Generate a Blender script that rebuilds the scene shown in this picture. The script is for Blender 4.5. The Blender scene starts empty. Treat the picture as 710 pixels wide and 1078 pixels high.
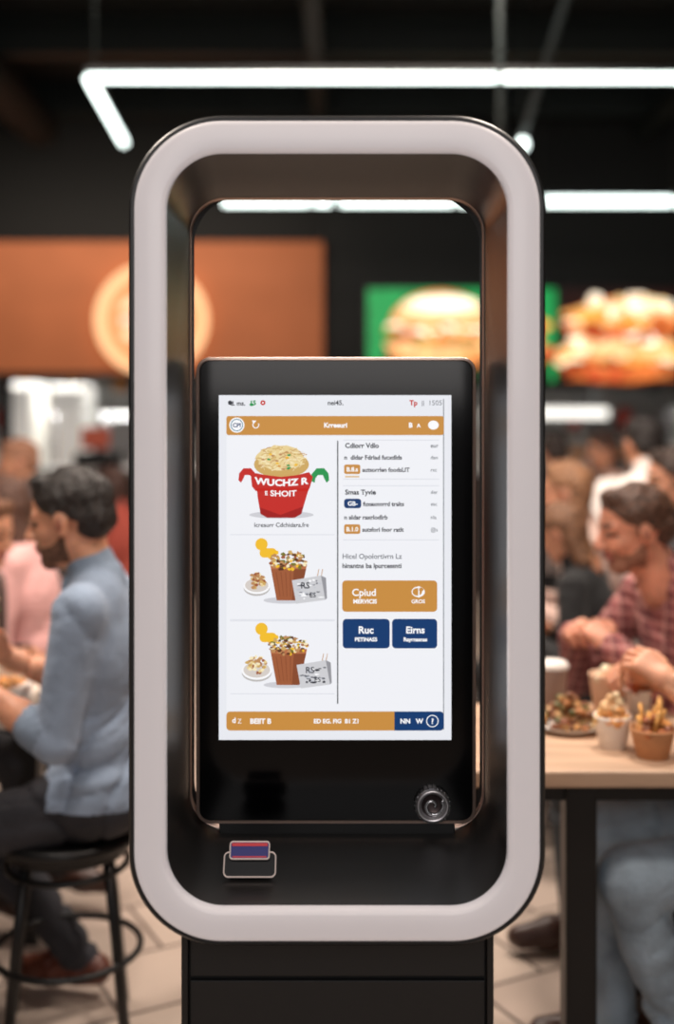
import bpy, math, random
import numpy as np
from mathutils import Vector, Matrix
random.seed(7); np.random.seed(7)
scene = bpy.context.scene
scene.view_settings.view_transform = 'Standard'
scene.view_settings.look = 'None'

# ------------------------------------------------------------------ materials
def lin(c):
    return tuple(((v/255.0)/12.92 if v/255.0 <= .04045 else ((v/255.0+.055)/1.055)**2.4) for v in c)
MATS = {}
def mat(name, rgb, rough=.6, metal=0., emit=0., noise=0., nscale=20., bump=0., bscale=60., trans=0., coat=0., erg=None, spec=None, sheen=0., stretch=None, sss=0.):
    if name in MATS: return MATS[name]
    m = bpy.data.materials.new(name); m.use_nodes = True
    nt = m.node_tree; b = nt.nodes['Principled BSDF']
    c = lin(rgb)
    b.inputs['Base Color'].default_value = (*c, 1)
    b.inputs['Roughness'].default_value = rough
    b.inputs['Metallic'].default_value = metal
    if spec is not None: b.inputs['Specular IOR Level'].default_value = spec
    if sheen: b.inputs['Sheen Weight'].default_value = sheen
    if sss:
        b.inputs['Subsurface Weight'].default_value = sss; b.inputs['Subsurface Radius'].default_value = (.012, .004, .002); b.inputs['Subsurface Scale'].default_value = 1.0
    if coat: b.inputs['Coat Weight'].default_value = coat; b.inputs['Coat Roughness'].default_value = .08
    if trans: b.inputs['Transmission Weight'].default_value = trans
    if emit:
        e = lin(erg) if erg else c
        b.inputs['Emission Color'].default_value = (*e, 1)
        b.inputs['Emission Strength'].default_value = emit
    if noise or bump:
        tc = nt.nodes.new('ShaderNodeTexCoord'); vec = tc.outputs['Object']
        if stretch:
            mp = nt.nodes.new('ShaderNodeMapping'); mp.inputs['Scale'].default_value = stretch
            nt.links.new(vec, mp.inputs['Vector']); vec = mp.outputs['Vector']
    if noise:
        n = nt.nodes.new('ShaderNodeTexNoise'); n.inputs['Scale'].default_value = nscale; n.inputs['Detail'].default_value = 5
        nt.links.new(vec, n.inputs['Vector'])
        r = nt.nodes.new('ShaderNodeValToRGB')
        r.color_ramp.elements[0].position = .35; r.color_ramp.elements[1].position = .65
        r.color_ramp.elements[0].color = (*[v*(1-noise) for v in c], 1)
        r.color_ramp.elements[1].color = (*[min(1, v*(1+noise)) for v in c], 1)
        nt.links.new(n.outputs['Fac'], r.inputs['Fac']); nt.links.new(r.outputs['Color'], b.inputs['Base Color'])
    if bump:
        n2 = nt.nodes.new('ShaderNodeTexNoise'); n2.inputs['Scale'].default_value = bscale; n2.inputs['Detail'].default_value = 4
        nt.links.new(vec, n2.inputs['Vector'])
        bp = nt.nodes.new('ShaderNodeBump'); bp.inputs['Strength'].default_value = bump; bp.inputs['Distance'].default_value = .01
        nt.links.new(n2.outputs['Fac'], bp.inputs['Height']); nt.links.new(bp.outputs['Normal'], b.inputs['Normal'])
    MATS[name] = m
    return m
def ui(name, rgb, s=1.0, tex=0.):
    if name in MATS: return MATS[name]
    m = mat(name, rgb, rough=.35, emit=s)
    nt = m.node_tree; b = nt.nodes['Principled BSDF']
    b.inputs['Base Color'].default_value = (.01, .01, .01, 1)
    b.inputs['Specular IOR Level'].default_value = .25
    if tex:
        c = lin(rgb); tc = nt.nodes.new('ShaderNodeTexCoord'); n = nt.nodes.new('ShaderNodeTexNoise'); n.inputs['Scale'].default_value = 14; n.inputs['Detail'].default_value = 3
        nt.links.new(tc.outputs['Object'], n.inputs['Vector']); r = nt.nodes.new('ShaderNodeValToRGB')
        r.color_ramp.elements[0].position = .36; r.color_ramp.elements[1].position = .64
        r.color_ramp.elements[0].color = (c[0]*(1-tex*.6), c[1]*(1-tex), c[2]*(1-tex), 1); r.color_ramp.elements[1].color = (*[min(1, v*(1+tex)) for v in c], 1)
        nt.links.new(n.outputs['Fac'], r.inputs['Fac']); nt.links.new(r.outputs['Color'], b.inputs['Emission Color'])
    return m

# ------------------------------------------------------------------ mesh helpers
def link(o, parent=None):
    scene.collection.objects.link(o)
    if parent is not None: o.parent = parent
    return o
def obj(name, verts, faces, mats, parent=None, smooth=False, mi=None):
    me = bpy.data.meshes.new(name)
    me.from_pydata([tuple(map(float, v)) for v in verts], [], faces)
    if not isinstance(mats, (list, tuple)): mats = [mats]
    for m in mats: me.materials.append(m)
    if mi is not None: me.polygons.foreach_set('material_index', np.array(mi, dtype=np.int32))
    if smooth: me.polygons.foreach_set('use_smooth', [True]*len(me.polygons))
    me.update()
    return link(bpy.data.objects.new(name, me), parent)
def empty(name, loc=(0, 0, 0)):
    e = bpy.data.objects.new(name, None); e.empty_display_size = .1
    scene.collection.objects.link(e); return e
def bevel(o, w, seg=3):
    md = o.modifiers.new('bev', 'BEVEL'); md.width = w; md.segments = seg; md.limit_method = 'ANGLE'
    return o
def box(name, x0, x1, y0, y1, z0, z1, m, parent=None, bev=0.):
    v = [(x, y, z) for x in (x0, x1) for y in (y0, y1) for z in (z0, z1)]
    f = [(0, 1, 3, 2), (4, 6, 7, 5), (0, 4, 5, 1), (2, 3, 7, 6), (0, 2, 6, 4), (1, 5, 7, 3)]
    o = obj(name, v, f, m, parent)
    if bev: bevel(o, bev)
    return o
def lathe(name, prof, m, parent=None, n=32, loc=(0, 0, 0), rot=None, mi=None, smooth=True):
    v = []; f = []; mm = []
    for (r, z) in prof:
        for i in range(n):
            a = 2*math.pi*i/n; v.append((r*math.cos(a), r*math.sin(a), z))
    for j in range(len(prof)-1):
        for i in range(n):
            k = (i+1) % n
            f.append((j*n+i, j*n+k, (j+1)*n+k, (j+1)*n+i)); mm.append(mi[j] if mi else 0)
    M = Matrix.Translation(loc) @ (rot.to_4x4() if rot else Matrix.Identity(4))
    v = [M @ Vector(p) for p in v]
    return obj(name, v, f, m, parent, smooth, mm)
def tube(name, pts, r, m, parent=None, n=12, closed=False):
    P = [Vector(p) for p in pts]; v = []; f = []
    N = len(P)
    up0 = None
    for i, p in enumerate(P):
        if closed: t = (P[(i+1) % N]-P[i-1]).normalized()
        else: t = (P[min(i+1, N-1)]-P[max(i-1, 0)]).normalized()
        if up0 is None:
            up0 = Vector((0, 0, 1)) if abs(t.z) < .9 else Vector((1, 0, 0))
        a = t.cross(up0).normalized(); b = a.cross(t).normalized(); up0 = b
        rr = r[i] if isinstance(r, (list, tuple)) else r
        for k in range(n):
            w = 2*math.pi*k/n
            v.append(p+a*math.cos(w)*rr+b*math.sin(w)*rr)
    for i in range(N if closed else N-1):
        j = (i+1) % N
        for k in range(n):
            l = (k+1) % n
            f.append((i*n+k, i*n+l, j*n+l, j*n+k))
    if not closed:
        f.append(tuple(range(n))[::-1]); f.append(tuple((N-1)*n+k for k in range(n)))
    return obj(name, v, f, m, parent, True)
def rr(cx, cz, hw, hz, r, n=14):
    pts = []
    for (sx, sz, a0) in ((1, 1, 0), (-1, 1, 90), (-1, -1, 180), (1, -1, 270)):
        for i in range(n+1):
            a = math.radians(a0+90*i/n)
            pts.append((cx+sx*(hw-r)+r*math.cos(a), cz+sz*(hz-r)+r*math.sin(a)))
    return pts
def strip(name, loops, m, parent=None, cap0=False, cap1=False, smooth=False, mi=None, closed=False):
    v = []; f = []; mm = []
    n = len(loops[0][0])
    for (pts, y) in loops:
        for (x, z) in pts: v.append((x, y, z))
    L = len(loops)
    for j in range(L if closed else L-1):
        q = (j+1) % L
        for i in range(n):
            k = (i+1) % n
            f.append((j*n+i, j*n+k, q*n+k, q*n+i)); mm.append(mi[j] if mi else 0)
    if cap0: f.append(tuple(range(n))); mm.append(mi[0] if mi else 0)
    if cap1: f.append(tuple((L-1)*n+i for i in range(n))[::-1]); mm.append(mi[-1] if mi else 0)
    return obj(name, v, f, m, parent, smooth, mm)
def autosmooth(o, ang=40):
    me = o.data
    me.polygons.foreach_set('use_smooth', [True]*len(me.polygons))
    try: me.set_sharp_from_angle(angle=math.radians(ang))
    except Exception: pass
    return o

# ------------------------------------------------------------------ camera
CAMZ = 1.46; F = 1200.0; CX = 355.5; HY = 440.0
cam_d = bpy.data.cameras.new('camera'); cam = bpy.data.objects.new('camera', cam_d); scene.collection.objects.link(cam)
cam.location = (0, 0, CAMZ); cam.rotation_euler = (math.pi/2, 0, 0)
cam_d.sensor_width = 36; cam_d.sensor_height = 36; cam_d.sensor_fit = 'AUTO'
cam_d.lens = F/1078*36; cam_d.shift_y = -(539-HY)/1078
cam_d.dof.use_dof = True; cam_d.dof.focus_distance = 1.82; cam_d.dof.aperture_fstop = 1.2
cam_d.clip_start = .05
scene.camera = cam
def W(px, py, D):     # survey helper: a point of the place at distance D along the hall
    return ((px-CX)*D/F, D, CAMZ-(py-HY)*D/F)

# ------------------------------------------------------------------ base materials
black_plastic = mat('black_plastic', (24, 24, 25), rough=.45, bump=.03, bscale=400)
channel_m = mat('channel_dark', (40, 39, 38), rough=.36, noise=.12, nscale=6, bump=.05, bscale=500)
band_m = mat('satin_white_band', (216, 211, 213), rough=.38, emit=.24, erg=(250, 240, 242), coat=.15)  # plain plastic, no lamp; slight emission added so it looks evenly lit
bronze = mat('bronze_trim', (206, 178, 164), rough=.34, metal=.75)
chrome = mat('chrome', (205, 205, 208), rough=.14, metal=1.)
glass_blk = mat('black_glass', (5, 5, 7), rough=.12, spec=.35)
col_m = mat('column_dark', (26, 26, 27), rough=.55, bump=.03, bscale=300)
black_metal = mat('black_metal', (20, 20, 21), rough=.4, metal=.3)
oak = mat('oak_top', (190, 158, 132), rough=.45, noise=.18, nscale=3, stretch=(1, 9, 9))
dark_ceiling = mat('ceiling_paint', (8, 14, 14), rough=.9, noise=.3, nscale=2)
# ------------------------------------------------------------------ room shell
def tile_mat():
    m = bpy.data.materials.new('floor_tile'); m.use_nodes = True; nt = m.node_tree; b = nt.nodes['Principled BSDF']
    tc = nt.nodes.new('ShaderNodeTexCoord'); br = nt.nodes.new('ShaderNodeTexBrick')
    br.offset = 0.5; br.inputs['Scale'].default_value = 1.0
    br.inputs['Brick Width'].default_value = .42; br.inputs['Row Height'].default_value = .30
    br.inputs['Mortar Size'].default_value = .006
    br.inputs['Color1'].default_value = (*lin((196, 178, 164)), 1); br.inputs['Color2'].default_value = (*lin((180, 162, 150)), 1)
    br.inputs['Mortar'].default_value = (*lin((88, 76, 70)), 1)
    mp = nt.nodes.new('ShaderNodeMapping'); mp.inputs['Rotation'].default_value = (0, 0, math.radians(-28))
    nt.links.new(tc.outputs['Object'], mp.inputs['Vector']); nt.links.new(mp.outputs['Vector'], br.inputs['Vector'])
    nz = nt.nodes.new('ShaderNodeTexNoise'); nz.inputs['Scale'].default_value = 5; nz.inputs['Detail'].default_value = 6
    nt.links.new(tc.outputs['Object'], nz.inputs['Vector'])
    mx = nt.nodes.new('ShaderNodeMixRGB'); mx.blend_type = 'MULTIPLY'
    nt.links.new(br.outputs['Color'], mx.inputs['Color1']); nt.links.new(nz.outputs['Fac'], mx.inputs['Color2'])
    mx.inputs['Fac'].default_value = .2
    nt.links.new(mx.outputs['Color'], b.inputs['Base Color']); b.inputs['Roughness'].default_value = .35
    return m
box('floor', -6, 6, -3, 13, -.1, 0, tile_mat())
box('ceiling', -6, 6, -3, 13, 4.3, 4.4, dark_ceiling)
wall_dark = mat('wall_dark_paint', (30, 28, 27), rough=.8, noise=.1, nscale=3)
box('wall_left', -6.1, -6, -3, 13, 0, 4.3, wall_dark)
box('wall_right', 6, 6.1, -3, 13, 0, 4.3, wall_dark)
kitchen_tile = mat('kitchen_wall_tile', (190, 190, 188), rough=.4, noise=.25, nscale=1.2)
box('wall_back', -6, 6, 12.6, 12.7, 0, 4.3, kitchen_tile)

# ceiling structure
tr = empty('ceiling_truss')
grey_steel = mat('grey_steel', (20, 30, 30), rough=.6)
for i, y in enumerate((4.2, 6.2, 8.0, 9.6)):
    box('joist_%d' % i, -6, 6, y, y+.14, 4.02, 4.3, grey_steel, tr)
for i, x in enumerate((-3.1, -.2, 2.6)):
    box('purlin_%d' % i, x, x+.1, 3, 10, 3.9, 4.04, grey_steel, tr)
duct = empty('ventilation_duct')
tube('duct_pipe', [(-2.5, 3, 3.9), (-2.5, 9.6, 3.9)], .16, mat('duct', (14, 20, 20), rough=.8), duct, n=24)
for i in range(6): tube('duct_band_%d' % i, [(-2.5, 3.5+i*1.1, 3.9), (-2.5, 3.54+i*1.1, 3.9)], .168, grey_steel, duct, n=24)

# ------------------------------------------------------------------ linear pendant lights
led = mat('led_tube', (255, 255, 252), emit=4, erg=(238, 255, 250))
ZL = 3.1
def Dz(py, z=ZL): return (z-CAMZ)*F/(HY-py)
def lightbar(par, name, a, b, r=.026):
    a = Vector(a); b = Vector(b)
    tube(name, [a, b], r, led, par)
    d = (b-a).normalized(); s = Vector((-d.y, d.x, 0))
    o = Vector((0, 0, r+.012))
    v = []
    for p in (a-d*.01, b+d*.01):
        for (q, w) in ((-1, 0), (1, 0), (1, 1), (-1, 1)):
            v.append(p+o+s*q*r*.8+Vector((0, 0, w*.03-.012)))
    obj(name+'_housing', v, [(0, 1, 2, 3), (4, 7, 6, 5), (0, 4, 5, 1), (1, 5, 6, 2), (2, 6, 7, 3), (3, 7, 4, 0)], black_metal, par)
def rod(par, name, p, top=4.3): tube(name, [p, (p[0], p[1], top)], .008, grey_steel, par, n=8)
yA = Dz(82); 
def WX(px, D): return (px-CX)*D/F
L1 = empty('linear_pendant_light')
lightbar(L1, 'tube_front', (WX(94, yA), yA, ZL), (WX(524, yA), yA, ZL), r=.021)
yB = Dz(150)
lightbar(L1, 'tube_side', (WX(93, yA), yA+.02, ZL), (WX(131, yB), yB, ZL), r=.024)
lightbar(L1, 'tube_front_right', (WX(531, yA), yA, ZL), (WX(820, yA), yA, ZL), r=.021)
tube('drop_rod', [(WX(529, yA), yA+.04, ZL-.25), (WX(529, yA), yA+.04, 4.3)], .018, mat('rod_grey', (60, 68, 68), rough=.5), L1)
rod(L1, 'rod_2', (WX(100, yA), yA, ZL+.04)); rod(L1, 'rod_3', (WX(800, yA), yA, ZL+.04))
lightbar(L1, 'tube_end_stub', (WX(551, yB), yB, ZL), (WX(552, yB+.06), yB+.07, ZL), r=.030)
tube('strut', [(WX(552, yB), yB, ZL+.05), (WX(622, 5.6), 5.6, 3.9)], .022, mat('strut_grey', (58, 68, 70), rough=.5), L1)
rod(L1, 'rod_4', (WX(552, yB), yB+.05, ZL+.05))
yC = Dz(212)
L2 = empty('linear_pendant_light')
for i, (a, b) in enumerate(((236, 326), (331, 349), (359, 478), (484, 566), (575, 708), (714, 840))):
    lightbar(L2, 'tube_%d' % i, (WX(a, yC), yC, ZL), (WX(b, yC), yC, ZL), r=.032)
for i, px in enumerate((240, 354, 480, 570, 711)): rod(L2, 'rod_%d' % i, (WX(px, yC), yC, ZL+.05))

# ------------------------------------------------------------------ food counters at the back
def disc_pts(cx, cy, rx, ry, n=28, a0=0, a1=360): return [(cx+rx*math.cos(math.radians(a0+(a1-a0)*i/n)), cy+ry*math.sin(math.radians(a0+(a1-a0)*i/n))) for i in range(n+(0 if a1-a0 == 360 else 1))]
class Flat:
    """flat artwork printed / displayed on a vertical panel at distance D"""
    def __init__(s, D, step): s.D = D; s.step = step; s.v = []; s.f = []; s.mi = []; s.mats = []
    def poly(s, pts, m, layer):
        if m not in s.mats: s.mats.append(m)
        y = s.D-layer*s.step; b = len(s.v)
        for (x, yy) in pts: s.v.append(((x-CX)*s.D/F, y, CAMZ-(yy-HY)*s.D/F))
        s.f.append(tuple(range(b, b+len(pts)))); s.mi.append(s.mats.index(m))
    def rect(s, x0, y0, x1, y1, m, layer, r=0):
        if r: s.poly(rr((x0+x1)/2, (y0+y1)/2, (x1-x0)/2, (y1-y0)/2, r, 5), m, layer)
        else: s.poly([(x0, y0), (x1, y0), (x1, y1), (x0, y1)], m, layer)
    def ell(s, cx, cy, rx, ry, m, layer, n=28, a0=0, a1=360): s.poly(disc_pts(cx, cy, rx, ry, n, a0, a1), m, layer)
    def blob(s, cx, cy, rx, ry, m, layer, j=.15, n=16):
        s.poly([(cx+rx*(1+random.uniform(-j, j))*math.cos(2*math.pi*i/n), cy+ry*(1+random.uniform(-j, j))*math.sin(2*math.pi*i/n)) for i in range(n)], m, layer)
    def text(s, t, cx, cy, size, m, layer, bold=.02, sx=1., align='CENTER', arc=None):
        cu = bpy.data.curves.new('tmp', 'FONT'); cu.body = t; cu.size = 1; cu.align_x = align; cu.offset = bold; cu.resolution_u = 3
        o = bpy.data.objects.new('tmp', cu); scene.collection.objects.link(o)
        dg = bpy.context.evaluated_depsgraph_get(); me = bpy.data.meshes.new_from_object(o.evaluated_get(dg))
        if m not in s.mats: s.mats.append(m)
        y = s.D-layer*s.step; b = len(s.v); k = s.mats.index(m)
        for q in me.vertices:
            x = cx+q.co.x*size*sx; yy = cy-(q.co.y-.35)*size
            if arc: yy += arc*((q.co.x*size*sx)**2)
            s.v.append(((x-CX)*s.D/F, y, CAMZ-(yy-HY)*s.D/F))
        for p in me.polygons: s.f.append(tuple(b+i for i in p.vertices)); s.mi.append(k)
        bpy.data.objects.remove(o); bpy.data.meshes.remove(me); bpy.data.curves.remove(cu)
    def make(s, name, parent): return obj(name, s.v, s.f, s.mats, parent, False, s.mi)

DF = 10.0
stall = empty('food_stall')
fas = mat('fascia_orange', (182, 108, 70), rough=.7, noise=.08, nscale=2, emit=.12, erg=(220, 120, 66))  # low emission put into the paint to brighten the orange
box('fascia', -5.9, WX(341, DF), DF, DF+.25, W(0, 396, DF)[2], W(0, 254, DF)[2], fas, stall, bev=.01)
box('fascia_trim', -5.9, WX(341, DF), DF-.02, DF, W(0, 396, DF)[2]-.03, W(0, 392, DF)[2], mat('dark_trim', (50, 34, 28), rough=.5), stall)
for i in range(3): box('post_%d' % i, -5.85+i*2.85, -5.75+i*2.85, DF+.1, DF+.2, 1.05, W(0, 396, DF)[2], black_metal, stall)
# round illuminated sign
cxs, _, czs = W(161, 337, DF)
R_sign = 59*DF/F
rotx = Matrix.Rotation(math.radians(90), 3, 'X')
sgn = empty('round_sign')
lathe('sign_body', [(0, .10), (R_sign*.98, .10), (R_sign, .08), (R_sign, 0)], [ui('sign_cream', (255, 196, 142), 1.5)], sgn, n=48, loc=(cxs, DF-.001, czs), rot=rotx)
fl = Flat(DF-.11, .004)
fl.ell(161, 337, 50, 50, ui('sign_peach', (255, 160, 104), 1.3), 1, 40)
fl.ell(161, 326, 34, 16, ui('sign_cream2', (255, 214, 170), 1.5), 2, 30, 180, 360)
fl.rect(128, 334, 194, 341, ui('sign_white', (255, 230, 205), 1.4), 2, 3)
fl.rect(130, 347, 192, 358, ui('sign_cream2', (255, 214, 170), 1.5), 2, 5)
fl.make('sign_art', sgn)

# menu displays
frame_b = mat('menu_frame', (14, 14, 15), rough=.4)
def menu(px0, px1, py0, py1, art):
    e = empty('menu_display')
    x0, _, z0 = W(px0, py1, DF); x1, _, z1 = W(px1, py0, DF)
    box('housing', x0-.03, x1+.03, DF, DF+.08, z0-.03, z1+.03, frame_b, e, bev=.01)
    f = Flat(DF-.004, .003); art(f, px0, px1, py0, py1); f.make('display', e)
bun = ui('bun', (244, 160, 90), 1.25, .3); bunl = ui('bun_light', (255, 222, 178), 1.8, .15); patty = ui('patty', (160, 66, 30), 1.1, .4); bund = ui('bun2', (218, 116, 56), 1.15, .35)
bunm = ui('bun_mid', (252, 192, 130), 1.5, .2)
lett = ui('lettuce', (110, 160, 60), 1.0, .4); cheese = ui('cheese', (255, 172, 74), 1.3, .25); tom = ui('tomato', (214, 84, 48), 1.1, .4); cream = ui('cream', (255, 236, 208), 2.1, .1)
def art1(f, a, b, c, d):
    f.rect(a, c, b, d, ui('menu_green', (34, 164, 84), 1.0, .2), 0)
    f.rect(a+16, c+66, b-8, d, ui('menu_dkgreen', (30, 62, 34), .8, .3), 1)
    f.rect(508, c+4, 560, c+30, ui('menu_dk', (10, 40, 24), 1.), 2)
    f.ell(464, 345, 54, 39, bund, 3, 36, 180, 360)
    f.ell(464, 344, 51, 36, bun, 4, 36, 180, 360); f.ell(464, 338, 48, 29, bunm, 5, 36, 180, 360); f.blob(466, 322, 42, 11, bunl, 6, .08); f.blob(468, 319, 32, 7, cream, 7, .1)
    for i in range(40): f.blob(464+random.uniform(-54, 54), 346+random.uniform(-5, 6), random.uniform(5, 11), random.uniform(2, 4), random.choice([lett, cheese, tom, cream, bun]), 8+i*.2)
    f.blob(464, 356, 52, 7, patty, 7)
    for i in range(46): f.blob(464+random.uniform(-52, 52), 358+random.uniform(-6, 8), random.uniform(6, 12), random.uniform(2, 5), random.choice([patty, bun, cheese, bund, bunm]), 17+i*.2)
    f.ell(464, 368, 55, 24, bund, 6, 36, 0, 180); f.ell(462, 368, 52, 18, bun, 28, 36, 0, 180); f.blob(455, 372, 38, 6, bunm, 29)
    for i in range(10): f.blob(556+random.uniform(-16, 22), 338+i*5, 10, 6, random.choice([tom, cheese, bun]), 8+i*.3)
def art2(f, a, b, c, d):
    f.rect(a, c, b, d, ui('menu_red', (40, 16, 12), .8, .3), 0)
    for (cx, cy, rx, ry) in ((655, 336, 62, 24), (652, 374, 66, 26)):
        f.blob(cx, cy+3, rx, ry, bund, 2, .1, 26)
        for i in range(90):
            q = random.uniform(0, 6.28); r_ = random.random()**.5
            x, y = cx+rx*.95*r_*math.cos(q), cy+ry*.95*r_*math.sin(q)
            up = (cy-y)/ry
            ch = [bunl, cream, bunm] if up > .25 else ([bunm, bun, bunl, cheese] if up > -.3 else [bund, bun, patty, tom])
            f.blob(x, y, random.uniform(4, 13), random.uniform(3, 7), random.choice(ch), 3+i*.15, .25, 12)
    f.rect(a+4, d-4, b, d-2, bund, 20)
menu(388, 586, 304, 401, art1)
menu(592, 735, 304, 402, art2)
bh = mat('bulkhead', (9, 11, 11), rough=.7)
box('wall_bulkhead', WX(341, DF)+.01, 5.95, DF+.085, DF+.5, W(0, 407, DF)[2], 4.3, bh)
box('wall_bulkhead_upper', -5.95, WX(341, DF)+.005, DF+.26, DF+.5, W(0, 396, DF)[2], 4.3, bh)

# counter + kitchen kit
steel = mat('stainless', (190, 192, 192), rough=.3, metal=.85)
ctr = empty('serving_counter')
box('counter_body', -5.9, 5.9, 9.3, 10.0, 0, 1.0, mat('counter_front', (58, 46, 42), rough=.6, noise=.2, nscale=3), ctr)
box('counter_top', -5.9, 5.9, 9.22, 10.05, 1.0, 1.05, steel, ctr, bev=.01)
for i in range(14): box('panel_rib_%d' % i, -5.6+i*.85, -5.56+i*.85, 9.285, 9.3, .1, .95, black_metal, ctr)
lightpanel = ui('kitchen_lamp_panel', (255, 250, 240), 1.8)
k = empty('kitchen_hood')
box('hood_l', -5.5, -1.2, 11.6, 12.6, 2.15, 2.9, steel, k, bev=.02)
box('hood_r', .6, 5.5, 11.6, 12.6, 2.15, 2.9, steel, k, bev=.02)
box('hood_strip', 1.6, 2.75, 11.55, 11.6, 1.46, 1.56, lightpanel, k)
for i, x in enumerate((1.7, 2.6)): box('strip_hanger_%d' % i, x, x+.03, 11.56, 11.59, 1.56, 2.15, steel, k)
box('lamp_carrier', -5.5, 5.5, 11.62, 11.7, 1.9, 2.2, steel, k)
white_app = mat('white_appliance', (236, 234, 228), rough=.35, emit=.25)
def fridge(x, w, h, m):
    e = empty('kitchen_fridge')
    box('cabinet', x, x+w, 11.0, 11.5, .08, h, m, e, bev=.02); box('door', x+.02, x+w-.02, 10.96, 11.0, .14, h-.04, m, e, bev=.01)
    tube('handle', [(x+.08, 10.92, .9), (x+.08, 10.92, 1.5)], .015, chrome, e); box('plinth', x+.03, x+w-.03, 11.05, 11.45, 0, .08, black_metal, e)
fridge(-3.22, .30, 1.80, white_app); fridge(-2.78, .34, 1.78, white_app); fridge(-2.3, .4, 1.5, steel); fridge(3.3, .5, 1.55, steel); fridge(-4.4, .5, 1.85, steel)
sh = empty('kitchen_shelf')
box('board_1', -4, 5, 12.2, 12.58, 1.3, 1.33, steel, sh); box('board_2', -4, 5, 12.2, 12.58, 1.7, 1.73, steel, sh)
for i in range(5): box('upright_%d' % i, -4+i*2.2, -3.96+i*2.2, 12.2, 12.58, 0, 1.9, steel, sh)
cols = [(200, 60, 40), (220, 200, 180), (60, 60, 60), (214, 140, 60), (240, 240, 235), (120, 80, 60)]
for i in range(34):
    x = -3.9+i*.26; z = 1.33 if i % 2 else 1.73; c = random.choice(cols)
    lathe('jar_%d' % i, [(0, 0), (.07, 0), (.075, .02), (.075, .2), (.05, .24), (0, .245)], mat('jar_%d' % cols.index(c), c, rough=.4), sh, n=14, loc=(x, 12.35, z))
mach = empty('heated_display_case')
box('case_base', 1.7, 2.9, 9.4, 9.95, 1.05, 1.12, steel, mach, bev=.01); box('case_top', 1.7, 2.9, 9.4, 9.95, 1.34, 1.37, black_metal, mach)
for i, (x, y) in enumerate(((1.71, 9.42), (2.87, 9.42), (1.71, 9.93), (2.87, 9.93))): box('post_%d' % i, x, x+.02, y-.01, y+.01, 1.12, 1.34, steel, mach)
for i in range(6): lathe('bun_%d' % i, [(0, 0), (.07, .01), (.08, .04), (.05, .08), (0, .09)], mat('bun_solid', (206, 140, 82), rough=.6), mach, n=14, loc=(1.85+i*.18, 9.6, 1.12))
reg = empty('cash_register')
box('reg_base', -2.2, -1.85, 9.5, 9.9, 1.05, 1.17, black_metal, reg, bev=.01); box('reg_screen', -2.16, -1.92, 9.6, 9.64, 1.2, 1.38, mat('reg_red', (170, 80, 60), rough=.5, emit=.2), reg, bev=.01); box('reg_neck', -2.06, -2.0, 9.62, 9.7, 1.15, 1.3, black_metal, reg)

# ------------------------------------------------------------------ KIOSK
K = empty('self_order_kiosk')
HX, HZ, CZ = .3015, .5990, 1.2977
def fl_(inset, y): return (rr(0, CZ, HX-inset, HZ-inset, .136-inset*.98, 18), y)
autosmooth(strip('outer_shell', [fl_(.055, 1.968), fl_(.008, 1.966), fl_(0, 1.955), fl_(0, 1.650), fl_(.0015, 1.6415), fl_(.005, 1.638), fl_(.0092, 1.6385), fl_(.0096, 1.650)], black_plastic, K))
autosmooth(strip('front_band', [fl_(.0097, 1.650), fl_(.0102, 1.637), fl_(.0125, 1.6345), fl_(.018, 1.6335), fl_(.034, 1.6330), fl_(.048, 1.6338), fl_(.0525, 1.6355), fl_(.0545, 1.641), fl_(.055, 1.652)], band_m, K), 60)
def ch(hw, hz, r, y): return (rr(0, 1.2972, hw, hz, r, 18), y)
autosmooth(strip('inner_channel', [ch(.2466, .5440, .082, 1.645), ch(.2472, .5436, .082, 1.655), ch(.2500, .5425, .074, 1.80), ch(.2528, .5412, .062, 1.945), ch(.2520, .5400, .061, 1.951)], channel_m, K), 35)
autosmooth(strip('back_lip', [ch(.2525, .5408, .062, 1.950), ch(.2505, .5388, .061, 1.951), ch(.2499, .5382, .060, 1.958), ch(.2504, .5385, .060, 1.968), ch(.2530, .5412, .062, 1.968)], bronze, K), 35)
# display unit
sx0, sx1, sz0, sz1 = -.2388, .2356, .7725, 1.563
scx, scz, shw, shz = (sx0+sx1)/2, (sz0+sz1)/2, (sx1-sx0)/2, (sz1-sz0)/2
def sc(i, y, r=.024): return (rr(scx, scz, shw-i, shz-i, max(r-i, .004), 10), y)
autosmooth(strip('display_body', [sc(.004, 1.966), sc(0, 1.962), sc(0, 1.932), sc(.0012, 1.9292), sc(.0050, 1.9284), sc(.0062, 1.930)], [bronze], K, cap0=True), 35)
autosmooth(strip('display_glass', [sc(.0063, 1.9315), sc(.0066, 1.9292), sc(.008, 1.9290)], glass_blk, K, cap1=True), 35)
box('display_mount', -.20, .20, 1.932, 1.962, .752, .776, black_plastic, K, bev=.002)
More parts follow.
